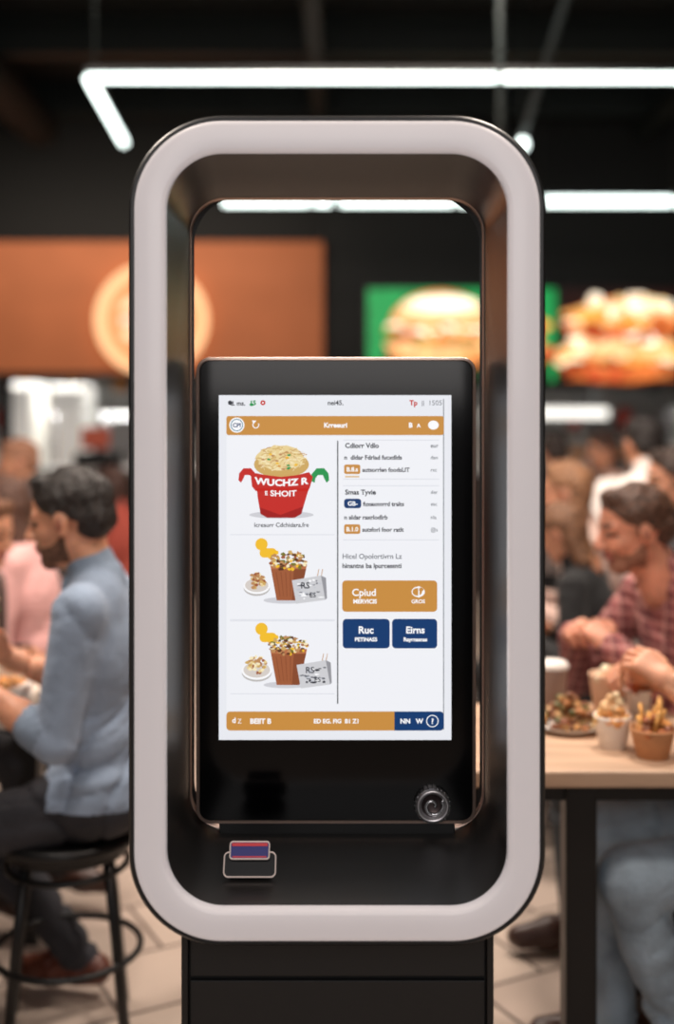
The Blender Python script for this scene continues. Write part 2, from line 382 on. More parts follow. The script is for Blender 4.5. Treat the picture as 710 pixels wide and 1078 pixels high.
# --- UI artwork
U = Flat(1.9288, .00012)
white = ui('ui_white', (232, 234, 240), 1.0); panel = ui('ui_panel', (240, 241, 246), 1.0)
orange = ui('ui_orange', (200, 141, 66), 1.0); blue = ui('ui_blue', (16, 58, 110), 1.0)
dk = ui('ui_dark', (52, 54, 62), 1.0); gr = ui('ui_grey', (112, 114, 122), 1.0); lg = ui('ui_light', (196, 198, 206), 1.0); vl = ui('ui_vlight', (216, 218, 226), 1.0)
wt = ui('ui_pure', (250, 250, 252), 1.0); red = ui('ui_red', (196, 44, 38), 1.0); dred = ui('ui_dred', (160, 28, 28), 1.0); green = ui('ui_green', (40, 148, 80), 1.0)
yel = ui('ui_yellow', (242, 190, 48), 1.0); brown = ui('ui_brown', (160, 92, 58), 1.0); dbr = ui('ui_dbrown', (92, 54, 34), 1.0)
noodle = ui('ui_noodle', (232, 208, 150), 1.0); noodle2 = ui('ui_noodle2', (206, 168, 98), 1.0); noodle3 = ui('ui_noodle3', (246, 232, 190), 1.0); tanm = ui('ui_tan', (190, 140, 92), 1.0)
U.rect(231, 416, 476, 779, white, 0)
U.rect(239, 459, 467.5, 748, panel, 1)
U.rect(467.3, 420, 468.2, 768, gr, 2)
# status bar
U.ell(243, 424, 2.4, 2.4, dk, 3, 12); U.text('d. ms.', 251, 424.5, 6.5, dk, 3, .03); U.text('15', 267, 424, 6.5, green, 3, .05); U.ell(265.5, 426, 2.3, 1.6, green, 3, 10)
U.ell(277.5, 424, 2.7, 2.7, red, 3, 14); U.ell(277.5, 424, 1, 1, wt, 4, 8)
U.text('nei45.', 354, 424, 7, dk, 3, .02); U.text('Tp', 436, 424, 7.5, red, 3, .04); U.text('||', 446, 424, 6, gr, 3, .01); U.text('1505', 459, 424, 7.5, gr, 3, .0)
# header
U.rect(239, 438, 468, 458, orange, 3, 2.5)
U.ell(250, 447.5, 8, 8, wt, 4); U.ell(250, 447.5, 6.6, 6.6, ui('ui_teal', (96, 140, 160), 1), 5); U.ell(250, 447.5, 5.6, 5.6, wt, 6); U.text('CPI', 250, 447.5, 6, blue, 7, .03)
sw = [(270+3.6*math.cos(t), 447.5+3.6*math.sin(t)) for t in np.linspace(-.6, 4.2, 16)]
U.poly(sw+[(270+2.6*math.cos(t), 447.5+2.6*math.sin(t)) for t in np.linspace(4.2, -.6, 16)], wt, 4); U.poly([(266, 442.5), (270.5, 443), (267.5, 446.5)], wt, 5)
U.text('Krreeuri', 354, 447.5, 7, wt, 4, .04)
U.text('B', 433, 447.5, 7, wt, 4, .05); U.text('A', 441.5, 447.8, 5.5, wt, 4, .04); U.ell(457, 447.5, 5.6, 4.8, wt, 4); 
# separators
U.rect(355.6, 464, 356.8, 741, dk, 3)
for y in (562.5, 652, 653.2, 730): U.rect(243, y, 353, y+.7, vl, 3)
for y in (463, 504, 511, 568): U.rect(362, y, 463, y+.7, vl, 3)
# hero noodle pot
U.ell(297, 542, 34, 4, ui('ui_shadow', (206, 206, 212), 1), 2)
U.ell(297, 489, 29, 14, noodle2, 4)
U.blob(296, 482, 25, 13, noodle, 5, .08, 24)
for i in range(120):
    a = random.uniform(0, 6.28); r_ = random.random()**.5
    x = 297+26*r_*math.cos(a); y = 483.5+13.5*r_*math.sin(a); q = random.uniform(0, 3.14); l = random.uniform(2, 5.5)
    dx, dy = l*math.cos(q), l*.6*math.sin(q)
    U.poly([(x-dx, y-dy-.5), (x+dx*.2, y-1.5), (x+dx, y+dy-.5), (x+dx, y+dy+.4), (x+dx*.2, y-.6), (x-dx, y-dy+.4)], random.choice([noodle2, noodle3, noodle, noodle3, tanm, noodle2]), 6+i*.04)
for i in range(16):
    a = random.uniform(0, 6.28); r_ = random.random()**.5
    U.blob(297+23*r_*math.cos(a), 485+10*r_*math.sin(a), 2, 1.1, random.choice([yel, tanm, ui('ui_gold', (214, 150, 60), 1), green]), 10.9, .3, 7)
def handle(cx, cy, s, m):
    pts = [(-15, 6), (-14, -2), (-6, -9), (6, -9), (13, -3), (14, 5), (10, 8), (6, 3), (4, -1), (-4, -1), (-8, 3), (-9, 8)]
    U.poly([(cx+s*x*.66, cy+y*.9) for (x, y) in pts], m, 6)
handle(338, 501, 1, green); handle(261, 501, -1, red)
U.poly([(265, 503), (270, 498), (280, 500), (297, 502), (314, 500), (326, 497), (330, 502), (327, 513), (325, 517), (270, 517), (266, 512)], red, 11)
U.poly([(271, 514), (326, 514), (323, 524), (318, 541), (311, 545), (282, 545), (275, 541), (272, 524)], red, 11)
U.poly([(282, 545), (311, 545), (318, 541), (320, 533), (296, 542), (274, 534), (275, 541)], dred, 12)
U.text('WUCHZ R', 297, 508, 9.6, wt, 13, .04, 1.22, arc=-.003); U.text('SHOIT', 299, 519.5, 8.4, wt, 13, .025, 1.15, arc=-.003); U.text('E', 281, 519, 6, wt, 13, .03)
U.text('Icreaurr Cdchidara.fre', 297, 552.5, 6.4, dk, 4, .015)
def meal(oy, s, bx):
    U.ell(302, 632+oy, 24, 3.5, ui('ui_shadow', (206, 206, 212), 1), 2)
    U.ell(276, 573+oy, 6.5, 6.5, yel, 4); U.rect(274, 577+oy, 292, 587+oy, yel, 5, 4.5); U.rect(285, 579.5+oy, 294, 584+oy, yel, 5, 2)
    U.poly([(285, 594+oy), (324, 594+oy), (316, 632+oy), (292, 632+oy)], brown, 6)
    U.poly([(285, 594+oy), (324, 594+oy), (323, 599+oy), (286, 599+oy)], ui('ui_brown_l', (184, 112, 74), 1), 7)
    U.poly([(310, 599+oy), (323, 599+oy), (316, 632+oy), (308, 632+oy)], ui('ui_brown_d', (136, 74, 46), 1), 6.5)
    for i in range(5): U.poly([(291+i*5, 602+oy), (291.8+i*5, 602+oy), (296+i*3.6, 628+oy), (295.4+i*3.6, 628+oy)], ui('ui_brown_d', (136, 74, 46), 1), 7)
    for i in range(110):
        a = random.uniform(0, 6.28); r_ = random.random()**.5
        U.blob(304+20*r_*math.cos(a), 590+oy+10*r_*math.sin(a), random.uniform(1.2, 3.0), random.uniform(.9, 1.9), random.choice([noodle2, dbr, tanm, yel, brown, dbr, noodle3, tanm, ui('ui_olive', (120, 116, 44), 1)]), 8+i*.05, .3, 8)
    U.ell(271, 619+oy, 15*s, 9*s, ui('ui_bowl_e', (188, 184, 182), 1), 9); U.ell(271, 617+oy, 15*s, 9*s, wt, 10); U.ell(271, 616+oy, 13.4*s, 7.8*s, ui('ui_bowl_i', (214, 206, 200), 1), 10.5)
    for i in range(44):
        a = random.uniform(0, 6.28); r_ = random.random()**.5
        U.blob(271+10*s*r_*math.cos(a), 611+oy+9*s*r_*math.sin(a), random.uniform(1.3, 2.5), 1.7, random.choice([tanm, noodle2, noodle, brown, noodle3, tanm]), 11+i*.08, .3, 8)
    c, sn = math.cos(-.10), math.sin(-.10)
    def T(p): return (bx+p[0]*c-p[1]*sn, 620+oy+p[0]*sn+p[1]*c)
    U.poly([T(p) for p in ((-17, -11), (14, -13), (17, -9), (16, 13), (-15, 14))], ui('ui_bag', (206, 206, 210), 1), 15)
    U.poly([T(p) for p in ((14, -13), (19, -10), (18, 11), (16, 13))], ui('ui_bag_d', (150, 150, 156), 1), 16)
    for i in range(30):
        px, py = T((random.uniform(-12, 12), random.uniform(-9, 11))); U.blob(px, py, random.uniform(.8, 3), random.uniform(.5, 1.2), random.choice([gr, dk, wt, lg, lg, gr]), 17+i*.02, .4, 8)
    U.text('RS', bx-4, 616+oy, 9, dk, 18, .02); U.text('ES', bx+4, 626+oy, 7, dk, 18, .02)
    for q in (0, 4): U.poly([(bx+8+q, 609+oy), (bx+8.8+q, 609+oy), (bx+10.8+q, 599+oy), (bx+10+q, 599+oy)], tanm, 14)
meal(0, .92, 326); meal(89, 1.05, 331)
# right column
def T_(t, x, y, s, m=dk, b=.03): U.text(t, x, y, s, m, 4, b, 1.0, 'LEFT')
T_('Cdiorr Vdlo', 364, 469, 7.2); T_('eur', 454, 469, 6, gr, .02)
T_('n  dldar Fdrlad fucxdlds', 363, 481.5, 6.4); T_('dan', 454, 481.5, 5.5, gr, .01)
U.rect(363, 489, 380, 499, orange, 4, 2); U.text('B.8.s', 371.5, 494, 6.5, wt, 5, .03); T_('autsorrlen foodsLIT', 382, 494.5, 6.2); T_('rsc', 454, 494.5, 5.5, gr, .01)
U.rect(364, 501, 379, 502.6, ui('ui_orange_l', (220, 186, 140), 1), 4)
T_('Smas Tyvie', 364, 518, 7.2); T_('der', 454, 518, 5.5, gr, .01)
U.rect(363, 525, 381, 535, blue, 4, 3); U.text('GB-', 372, 530, 6.5, wt, 5, .03); T_('fuxexnorrd tralts', 383, 530.5, 6.2); T_('esc', 454, 530.5, 5.5, gr, .01)
T_('n aldar raxrlodlrb', 363, 544.5, 6.4); T_('nla', 454, 544.5, 5.5, gr, .01)
U.rect(363, 552, 380, 562, orange, 4, 2); U.text('B.1.0', 371.5, 557, 6.3, wt, 5, .03); T_('sutsforl foor ratlt', 382, 557.5, 6.2); T_('@s', 454, 557.5, 5.5, gr, .01)
T_('Hicel Opolortivrn Lz', 361, 585.5, 7.4, gr, .015); T_('hinantns ba lpurcessnti', 361, 595.5, 6.8, dk, .03)
U.rect(361, 611, 461, 644, orange, 4, 4); U.text('Cpiud', 384, 623.5, 10.5, wt, 5, .02); U.text('MERVICIS', 385, 633, 6, wt, 5, .04)
U.ell(441, 623, 7, 5.5, wt, 5); U.ell(440, 623, 5, 4, orange, 6); U.rect(441, 617, 442.4, 629, wt, 7); U.ell(444, 620.5, 2.6, 2, orange, 7, 12); U.text('GROS', 441, 633, 5.5, wt, 5, .03)
U.rect(361.5, 651.5, 411, 682.5, blue, 4, 4); U.text('Ruc', 386, 663, 10.5, wt, 5, .03); U.text('PETINASS', 386, 673, 5.6, wt, 5, .04)
U.rect(413.5, 651.5, 461, 682.5, blue, 4, 4); U.text('Eirns', 438, 663, 10, wt, 5, .03); U.text('Rayrnasnss', 438, 673, 5.6, wt, 5, .04)
# footer
U.rect(239, 749, 468, 769, orange, 3, 4); U.rect(416, 749, 468, 769, blue, 4, 4); U.rect(416, 749, 424, 769, blue, 5)
U.text('d', 247, 758, 8, wt, 6, .03); U.text('Z', 253, 759, 7, wt, 6, .0); U.text('BEIIT B', 275, 759, 7.4, wt, 6, .04); U.text('ED EG. FIG  B1 Z1', 355, 759, 6.2, wt, 6, .04); U.text('NN   W', 434, 759, 7, wt, 6, .04)
U.ell(456, 759, 6.5, 6.5, wt, 6); U.ell(456, 759, 5.6, 5.6, blue, 7); U.text('?', 456, 759, 8, wt, 8, .03)
U.make('display_interface', K)
# payment dial
dx, _, dz_ = W(456, 847, 1.925)
rotf = Matrix.Rotation(math.radians(90), 3, 'X')
lathe('dial_body', [(.030, 0), (.0305, .008), (.029, .013), (.0262, .016), (.024, .0165), (.0215, .0145), (.019, .010), (.012, .007), (0, .006)], [mat('satin_chrome', (225, 220, 222), rough=.3, metal=.9), mat('dial_dark', (96, 84, 84), rough=.3, metal=.8)], K, n=48, loc=(dx, 1.929, dz_), rot=rotf, mi=[0, 0, 0, 0, 0, 0, 1, 1])
sp = [(dx+(.003+.0155*t)*math.cos(t*7.5-.6), 1.9185-.002*t, dz_+(.003+.0155*t)*math.sin(t*7.5-.6)) for t in np.linspace(0, 1, 40)]
tube('dial_swirl', sp, .0030, chrome, K, n=10)
for i in range(24):
    a = 2*math.pi*i/24
    tube('dial_knurl_%d' % i, [(dx+.0302*math.cos(a), 1.928, dz_+.0302*math.sin(a)), (dx+.0295*math.cos(a), 1.916, dz_+.0295*math.sin(a))], .0012, chrome, K, n=6)
# card reader on shelf
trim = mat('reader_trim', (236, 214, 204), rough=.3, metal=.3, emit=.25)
def plate(name, cx, cy, cz, hw, hz, r, tilt, face, depth=.012):
    R = Matrix.Translation((cx, cy, cz)) @ Matrix.Rotation(math.radians(tilt), 4, 'X')
    loops = [(rr(0, 0, hw-.001, hz-.001, r, 8), 0), (rr(0, 0, hw-.0004, hz-.0004, r, 8), -depth)]
    o = strip(name, loops, black_plastic, K, cap0=True); autosmooth(o, 35); o.data.transform(R)
    o3 = strip(name+'_rim', [(rr(0, 0, hw, hz, r, 8), -depth+.002), (rr(0, 0, hw, hz, r, 8), -depth-.0008), (rr(0, 0, hw-.0008, hz-.0008, r-.0008, 8), -depth-.0014), (rr(0, 0, hw-.0022, hz-.0022, r-.0018, 8), -depth-.0004)], trim, K); o3.data.transform(R)
    o2 = strip(name+'_face', [(rr(0, 0, hw-.0020, hz-.0020, r-.0018, 8), -depth+.001), (rr(0, 0, hw-.0024, hz-.0024, r-.0018, 8), -depth-.0004)], face, K, cap1=True); o2.data.transform(R)
    return R
zs = .756
rb = mat('reader_black', (14, 12, 16), rough=.3, spec=.3)
plate('reader_base', W(263, 0, 1.735)[0], 1.752, zs+.0165, .0405, .0190, .008, -32, rb, .006)
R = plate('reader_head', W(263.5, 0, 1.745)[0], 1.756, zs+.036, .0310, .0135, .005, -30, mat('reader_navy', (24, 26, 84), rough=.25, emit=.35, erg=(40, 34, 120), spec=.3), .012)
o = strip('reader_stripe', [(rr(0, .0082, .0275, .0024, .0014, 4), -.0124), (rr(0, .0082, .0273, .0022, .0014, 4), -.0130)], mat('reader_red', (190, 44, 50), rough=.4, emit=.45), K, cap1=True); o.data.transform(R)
o = strip('reader_stripe_low', [(rr(0, -.0095, .026, .0010, .0008, 4), -.0124), (rr(0, -.0095, .0259, .0009, .0008, 4), -.0130)], mat('reader_red'  , (190, 44, 50)), K, cap1=True); o.data.transform(R)
box('reader_foot', W(242, 0, 1.75)[0], W(285, 0, 1.75)[0], 1.752, 1.782, .7525, .772, black_plastic, K, bev=.003)
# column
cx0, cx1 = -.2316, .2330
box('column_core', cx0, cx1, 1.715, 1.93, .02, .702, col_m, K, bev=.006)
box('column_panel_upper', cx0+.011, cx1-.011, 1.706, 1.716, .624, .697, col_m, K, bev=.002)
box('column_panel_lower', cx0+.011, cx1-.011, 1.706, 1.716, .06, .618, col_m, K, bev=.002)
box('column_side_l', cx0-.001, cx0+.009, 1.700, 1.93, .02, .70, black_plastic, K, bev=.002)
box('column_side_r', cx1-.009, cx1+.001, 1.700, 1.93, .02, .70, black_plastic, K, bev=.002)
box('base_plate', -.29, .29, 1.58, 2.02, 0, .025, black_metal, K, bev=.004)

# ------------------------------------------------------------------ implicit-surface figures
def surface_nets(f, lo, hi, h):
    lo = np.array(lo, np.float32); hi = np.array(hi, np.float32)
    n = np.ceil((hi-lo)/h).astype(int)+1
    ax = [lo[i]+h*np.arange(n[i], dtype=np.float32) for i in range(3)]
    G = np.stack(np.meshgrid(*ax, indexing='ij'), -1).reshape(-1, 3)
    D = f(G).reshape(n)
    S = D < 0
    c = [S[i:n[0]-1+i, j:n[1]-1+j, k:n[2]-1+k] for i in (0, 1) for j in (0, 1) for k in (0, 1)]
    cnt = sum(x.astype(np.int8) for x in c)
    act = (cnt > 0) & (cnt < 8)
    idx = np.argwhere(act); vid = -np.ones(act.shape, np.int64); vid[act] = np.arange(len(idx))
    pos = np.zeros((len(idx), 3)); num = np.zeros(len(idx))
    corners = [(i, j, k) for i in (0, 1) for j in (0, 1) for k in (0, 1)]
    for a in range(8):
        for b in range(a+1, 8):
            A = np.array(corners[a]); B = np.array(corners[b])
            if np.abs(A-B).sum() != 1: continue
            da = D[tuple((idx+A).T)]; db = D[tuple((idx+B).T)]
            m = (da < 0) != (db < 0)
            t = np.where(m, da/(da-db+1e-12), 0)
            pos += np.where(m[:, None], A+(B-A)*t[:, None], 0); num += m
    V = lo+(idx+pos/num[:, None])*h
    Fs = []
    for ax_ in range(3):
        sl0 = [slice(None)]*3; sl1 = [slice(None)]*3
        sl0[ax_] = slice(0, -1); sl1[ax_] = slice(1, None)
        a = S[tuple(sl0)]; b = S[tuple(sl1)]
        u, v = [(1, 2), (2, 0), (0, 1)][ax_]
        e = np.argwhere(a != b)
        ok = (e[:, u] > 0) & (e[:, v] > 0) & (e[:, u] < n[u]-1) & (e[:, v] < n[v]-1)
        e = e[ok]
        s = a[tuple(e.T)]
        du = np.zeros(3, int); du[u] = 1; dv = np.zeros(3, int); dv[v] = 1
        q = np.stack([vid[tuple((e-du-dv).T)], vid[tuple((e-dv).T)], vid[tuple(e.T)], vid[tuple((e-du).T)]], 1)
        q = np.where(s[:, None], q, q[:, ::-1]); Fs.append(q)
    return V, np.concatenate(Fs)

class SDF:
    def __init__(s): s.p = []
    def cap(s, a, b, ra, rb, tag, k=.02, flat=None):
        s.p.append(('c', np.array(a, np.float32), np.array(b, np.float32), ra, rb, tag, k, flat))
    def ell(s, c, r, tag, k=.02, R=None, cut=None):
        s.p.append(('e', np.array(c, np.float32), np.array(r, np.float32), None if R is None else np.array(R, np.float32), cut, tag, k))
    def one(s, q, P):
        if q[0] == 'c':
            _, a, b, ra, rb, tag, k, fl = q
            ab = b-a; t = np.clip(((P-a)@ab)/max(float(ab@ab), 1e-9), 0, 1)
            d = np.linalg.norm(P-(a+t[:, None]*ab), axis=1)-(ra+(rb-ra)*t)
            return d, k
        _, c, r, R, cut, tag, k = q
        L = P-c
        if R is not None: L = L@R
        k0 = np.linalg.norm(L/r, axis=1); k1 = np.linalg.norm(L/(r*r), axis=1)
        d = k0*(k0-1)/np.maximum(k1, 1e-6)
        if cut is not None:
            n, off = cut; d = np.maximum(d, P@np.array(n, np.float32)-off)
        return d, k
    def val(s, P):
        D = None
        for q in s.p:
            d, k = s.one(q, P)
            if D is None: D = d; continue
            h = np.maximum(k-np.abs(D-d), 0)/k
            D = np.minimum(D, d)-h*h*k*.25
        return D.astype(np.float32)
    def tags(s, P):
        A = np.stack([s.one(q, P)[0] for q in s.p], 1)
        i = np.argmin(A, 1)
        names = [q[5] for q in s.p]
        return [names[j] for j in i]
    def bounds(s):
        lo = np.full(3, 9.); hi = -lo
        for q in s.p:
            if q[0] == 'c':
                r = max(q[3], q[4])*1.4
                for p in (q[1], q[2]): lo = np.minimum(lo, p-r); hi = np.maximum(hi, p+r)
            else:
                r = max(q[2]); lo = np.minimum(lo, q[1]-r); hi = np.maximum(hi, q[1]+r)
        return lo-.02, hi+.02

def V3(*a): return np.array(a, float)
def nrm(v): return v/np.linalg.norm(v)
def ik(S, T, l1, l2, pole):
    d = T-S; L = np.linalg.norm(d)
    if L > (l1+l2)*.995: T = S+d/L*(l1+l2)*.995; d = T-S; L = np.linalg.norm(d)
    a = (l1*l1-l2*l2+L*L)/(2*L); h = math.sqrt(max(l1*l1-a*a, 0))
    u = d/L; p = nrm(pole-u*(pole@u))
    return S+u*a+p*h, T
def rotm(yaw=0, pitch=0, roll=0):
    y, p, r = map(math.radians, (yaw, pitch, roll))
    Rz = np.array([[math.cos(y), -math.sin(y), 0], [math.sin(y), math.cos(y), 0], [0, 0, 1]])
    Ry = np.array([[math.cos(p), 0, math.sin(p)], [0, 1, 0], [-math.sin(p), 0, math.cos(p)]])
    Rx = np.array([[1, 0, 0], [0, math.cos(r), -math.sin(r)], [0, math.sin(r), math.cos(r)]])
    return Rz@Ry@Rx

def head_mesh(hair='short', beard=False, h=.0036, long=False):
    s = SDF()
    s.ell((-.010, 0, .036), (.098, .077, .084), 'skin')
    s.ell((.030, 0, -.035), (.060, .058, .080), 'skin', .03)
    s.cap((.066, -.012, -.095), (.066, .012, -.095), .018, .018, 'skin', .02)
    for y in (-1, 1):
        s.cap((.0, .050*y, -.055), (.055, .024*y, -.092), .017, .016, 'skin', .02)
        s.cap((.055, .040*y, -.024), (.062, .036*y, -.028), .020, .018, 'skin', .02)
        s.cap((.084, .012*y, .022), (.070, .046*y, .022), .009, .009, 'skin', .014)
        s.cap((.091, .014*y, .026), (.076, .046*y, .028), .0042, .0032, 'hair', .003)
        s.ell((.0745, .031*y, .004), (.014, .015, .0105), 'eye', .003)
        s.cap((.083, .018*y, .0115), (.078, .044*y, .0100), .0045, .004, 'skin', .004)
        s.cap((.082, .020*y, -.0050), (.077, .042*y, -.0050), .0035, .003, 'skin', .004)
        s.ell((-.006, .079*y, -.008), (.019, .008, .031), 'skin', .006, rotm(12*y, 12, 0))
        s.ell((.000, .085*y, -.006), (.009, .004, .017), 'shade', .002)
        s.ell((.100, .011*y, -.030), (.012, .008, .008), 'skin', .008)
    s.cap((.088, 0, .012), (.109, 0, -.024), .0085, .0120, 'skin', .012)
    s.cap((.086, -.018, -.055), (.086, .018, -.055), .0075, .0075, 'lip', .006)
    s.cap((.092, -.008, -.0545), (.092, .008, -.0545), .006, .006, 'lip', .006)
    s.cap((.084, -.016, -.065), (.084, .016, -.065), .0075, .0075, 'lip', .006)
    s.cap((-.022, 0, -.050), (-.050, 0, -.185), .054, .058, 'skin', .03)
    if hair != 'none':
        s.ell((-.018, 0, .046), (.103, .082, .083), 'hair', .006, None, ((.78, 0, -.62), .012))
        s.cap((-.072, -.03, -.01), (-.072, .03, -.01), .040, .040, 'hair', .03)
        s.cap((.044, -.035, .100), (.052, .028, .104), .021, .021, 'hair', .02)
        s.cap((-.03, -.03, .103), (-.02, .03, .106), .027, .024, 'hair', .02)
        for y in (-1, 1): s.cap((.010, .074*y, .03), (.008, .074*y, -.010), .009, .005, 'hair', .006)
    if long:
        for y in (-1, 0, 1):
            s.cap((-.05, .050*y, .03), (-.070+.015*abs(y), .055*y, -.15), .040, .034, 'hair', .03)
    def f(P):
        d = s.val(P); x, y, z = P[:, 0], P[:, 1], P[:, 2]
        m = np.clip((.62*z-.78*x+.012)/.02, 0, 1)*np.clip((z+.05)/.03, 0, 1)
        tuft = np.sin(120*y+40*x+3*np.sin(50*x+30*z))*np.sin(60*x-70*z+2*np.sin(60*y))+.6*np.sin(230*y+90*z+2*np.sin(70*x))
        return (d+m*tuft*.0022).astype(np.float32)
    V, Q = surface_nets(f, *s.bounds(), h)
    C = V[Q].mean(1)
    tg = s.tags(C.astype(np.float32))
    if beard:
        for i, c in enumerate(C):
            if tg[i] == 'skin' and c[2] > -.122 and c[0] > -.002:
                line = -.058+.45*max(0, .05-c[0]) if c[0] < .07 else -.044
                if c[2] < line+.003*math.sin(c[1]*300) and not (c[2] < -.100 and c[0] < .04): tg[i] = 'beard'
    return V, Q, tg

def hand_mesh(side, curl=(35, 45, 25), spread=4, thumb=25, h=.0032):
    """local: wrist at origin, fingers +x, palm faces -z"""
    s = SDF()
    t = -side
    s.cap((-.03, 0, 0), (.01, 0, 0), .026, .026, 'skin', .02)
    for i, yy in enumerate((-.030, -.010, .010, .028)):
        s.cap((.012, yy*.6, 0), (.082-abs(i-1.2)*.004, yy, .002), .0150, .0120, 'skin', .018)
    s.cap((.015, .022*t, -.008), (.05, .030*t, -.010), .017, .013, 'skin', .015)
    names = [(-.031, .068), (-.0105, .076), (.0105, .071), (.030, .056)]
    for i, (yy, Ls) in enumerate(names):
        yv = -yy*t
        base = V3(.084-abs(i-1)*.004, yv, .002); ang = 0; p = base
        sp_ = math.radians(spread*(i-1.5))*(-t)
        for j, (fr, r0, r1) in enumerate(((.45, .0094, .0084), (.31, .0084, .0076), (.24, .0076, .0064))):
            ang += math.radians(curl[j]+i*2)
            d = V3(math.cos(ang)*math.cos(sp_), math.cos(ang)*math.sin(sp_), -math.sin(ang))
            q = p+d*Ls*fr*1.18; s.cap(p, q, r0, r1, 'skin', .003); p = q
    p = V3(.022, .026*t, -.008)
    for (L, a, r0, r1, dn) in ((.040, 42, .0135, .0110, .25), (.032, thumb, .0108, .0098, .4), (.026, thumb-12, .0098, .0078, .5)):
        d = nrm(V3(math.cos(math.radians(a)), t*math.sin(math.radians(a)), -dn)); q = p+d*L; s.cap(p, q, r0, r1, 'skin', .006); p = q
    V, Q = surface_nets(s.val, *s.bounds(), h)
    return V*.90, Q, ['skin']*len(Q)

def person(name, hip, yaw, lean=8, side_lean=0, head=(0, 10, 0), head_off=.05, arms=None, legs=None, cols=None, hairmode='short', beard=0., longh=False,
           res=.010, sleeve=1.0, plaid=False, scale=1., hand_curl=(35, 45, 25), palms=None, width=1., hs=.95, depth=1.):
    c = dict(skin=(205, 146, 116), hair=(38, 28, 24), shirt=(120, 130, 142), pants=(44, 44, 48), shoe=(60, 36, 28)); c.update(cols or {})
    a = math.radians(lean); sp_ = V3(math.sin(a), 0, math.cos(a))
    Rl = rotm(0, lean, 0)
    B = SDF(); H = V3(0, 0, 0); w = width
    B.ell(H+V3(-.01, 0, -.005), (.135, .175*w, .100), 'pants', .03)
    B.ell(H+sp_*.14, (.120*depth, .160*w, .13), 'shirt', .04, Rl)
    B.ell(H+sp_*.33+V3(-.005, 0, 0), (.120*depth, .172*w, .18), 'shirt', .05, Rl)
    B.ell(H+sp_*.05, (.137, .174*w, .05), 'shirt', .02, Rl)
    sh = .165*w; Sc = H+sp_*.465
    B.cap(Sc+V3(0, -sh+.02, 0), Sc+V3(0, sh-.02, 0), .055, .055, 'shirt', .05)
    N = H+sp_*.53
    B.cap(Sc+V3(-.01, -.05, .015), N+V3(-.005, 0, -.01), .058, .052, 'shirt', .04); B.cap(Sc+V3(-.01, .05, .015), N+V3(-.005, 0, -.01), .058, .052, 'shirt', .04)
    HC = N+V3(head_off, 0, 0)+V3(sp_[0]*.13, 0, .135*(.5+.5*hs))
    nb = nrm(HC-N)
    B.cap(N-nb*.01, N+nb*.030, .062, .060, 'collar', .006)
    for sd in (-1, 1): B.cap(N+V3(.055, .012*sd, .012), N+V3(.070, .045*sd, -.030), .010, .007, 'collar', .004)
    B.cap(N, HC-V3(.02, 0, .03), .054, .050, 'skin', .01)
    hands = []
    arms = arms or {}
    for sd, key in ((1, 'L'), (-1, 'R')):
        S = Sc+V3(0, sh*sd, -.01)
        T = V3(*arms.get(key, (.28, .14*sd, .22)))
        pole = V3(*arms.get(key+'p', (-.5, .5*sd, -1)))
        E, T = ik(S, T, .295, .255, pole)
        B.cap(S, E, .057, .049, 'shirt', .03)
        if sleeve >= 1: B.cap(E, E+(T-E)*.93, .048, .036, 'shirt', .02); B.cap(E+(T-E)*.86, E+(T-E)*.95, .038, .038, 'collar', .004); B.cap(E+(T-E)*.9, T, .027, .026, 'skin', .004)
        else:
            B.cap(E, E+(T-E)*sleeve, .050, .047, 'shirt', .01); B.cap(E+(T-E)*(sleeve-.06), E+(T-E)*(sleeve+.04), .051, .050, 'collar', .004)
            B.cap(E, E+(T-E)*.45, .041, .036, 'skin', .004); B.cap(E+(T-E)*.45, T, .036, .026, 'skin', .01)
        hands.append((sd, E, T))
    legs = legs or {}
    for sd, key in ((1, 'L'), (-1, 'R')):
        h0 = V3(.0, .085*sd*w, -.01)
        T = V3(*legs.get(key, (.42, .12*sd, -.46)))
        pole = V3(*legs.get(key+'p', (1, .15*sd, .6)))
        Kn, A = ik(h0, T, .43, .42, pole)
        B.cap(h0, Kn, .086, .064, 'pants', .03); B.cap(Kn, Kn+(A-Kn)*.35, .062, .058, 'pants', .02); B.cap(Kn+(A-Kn)*.35, A, .058, .048, 'pants', .02)
        fd = nrm(V3(1, .15*sd, 0))
        B.cap(A+V3(-.02, 0, -.035)-fd*.03, A+V3(0, 0, -.042)+fd*.08, .038, .040, 'shoe', .01); B.cap(A+V3(0, 0, -.045)+fd*.08, A+V3(0, 0, -.052)+fd*.17, .040, .030, 'shoe', .02)
        B.cap(A, A+V3(0, 0, -.04), .036, .036, 'shoe', .01)
    def f(P):
        d = B.val(P)
        x, y, z = P[:, 0], P[:, 1], P[:, 2]
        # cloth creases: narrow valleys between flat panels, gathered at waist and elbows
        u = 15*z+17*x+1.5*np.sin(9*y+6*x)+.8*np.sin(19*x-11*z)
        v = -19*z+13*x+1.6*np.sin(8*z+9*y)
        u2 = 52*z+20*x+2*np.sin(13*y+8*x)
        crease = (1-np.abs(np.sin(u)))**5*np.clip(np.sin(9*x+12*y+7*z)+.4, 0, 1)+(1-np.abs(np.sin(v)))**5*np.clip(np.sin(11*y-10*x+8*z+1)+.3, 0, 1)
        fine_ = (1-np.abs(np.sin(u2)))**4*np.clip(.5+np.sin(10*z+7*x+5*y), 0, 1)
        m = np.where(z > .56, 0, 1)
        return (d+(crease*.013+fine_*.006-.002)*m).astype(np.float32)
    V, Q = surface_nets(f, *B.bounds(), res)
    C = V[Q].mean(1); tg = B.tags(C.astype(np.float32))
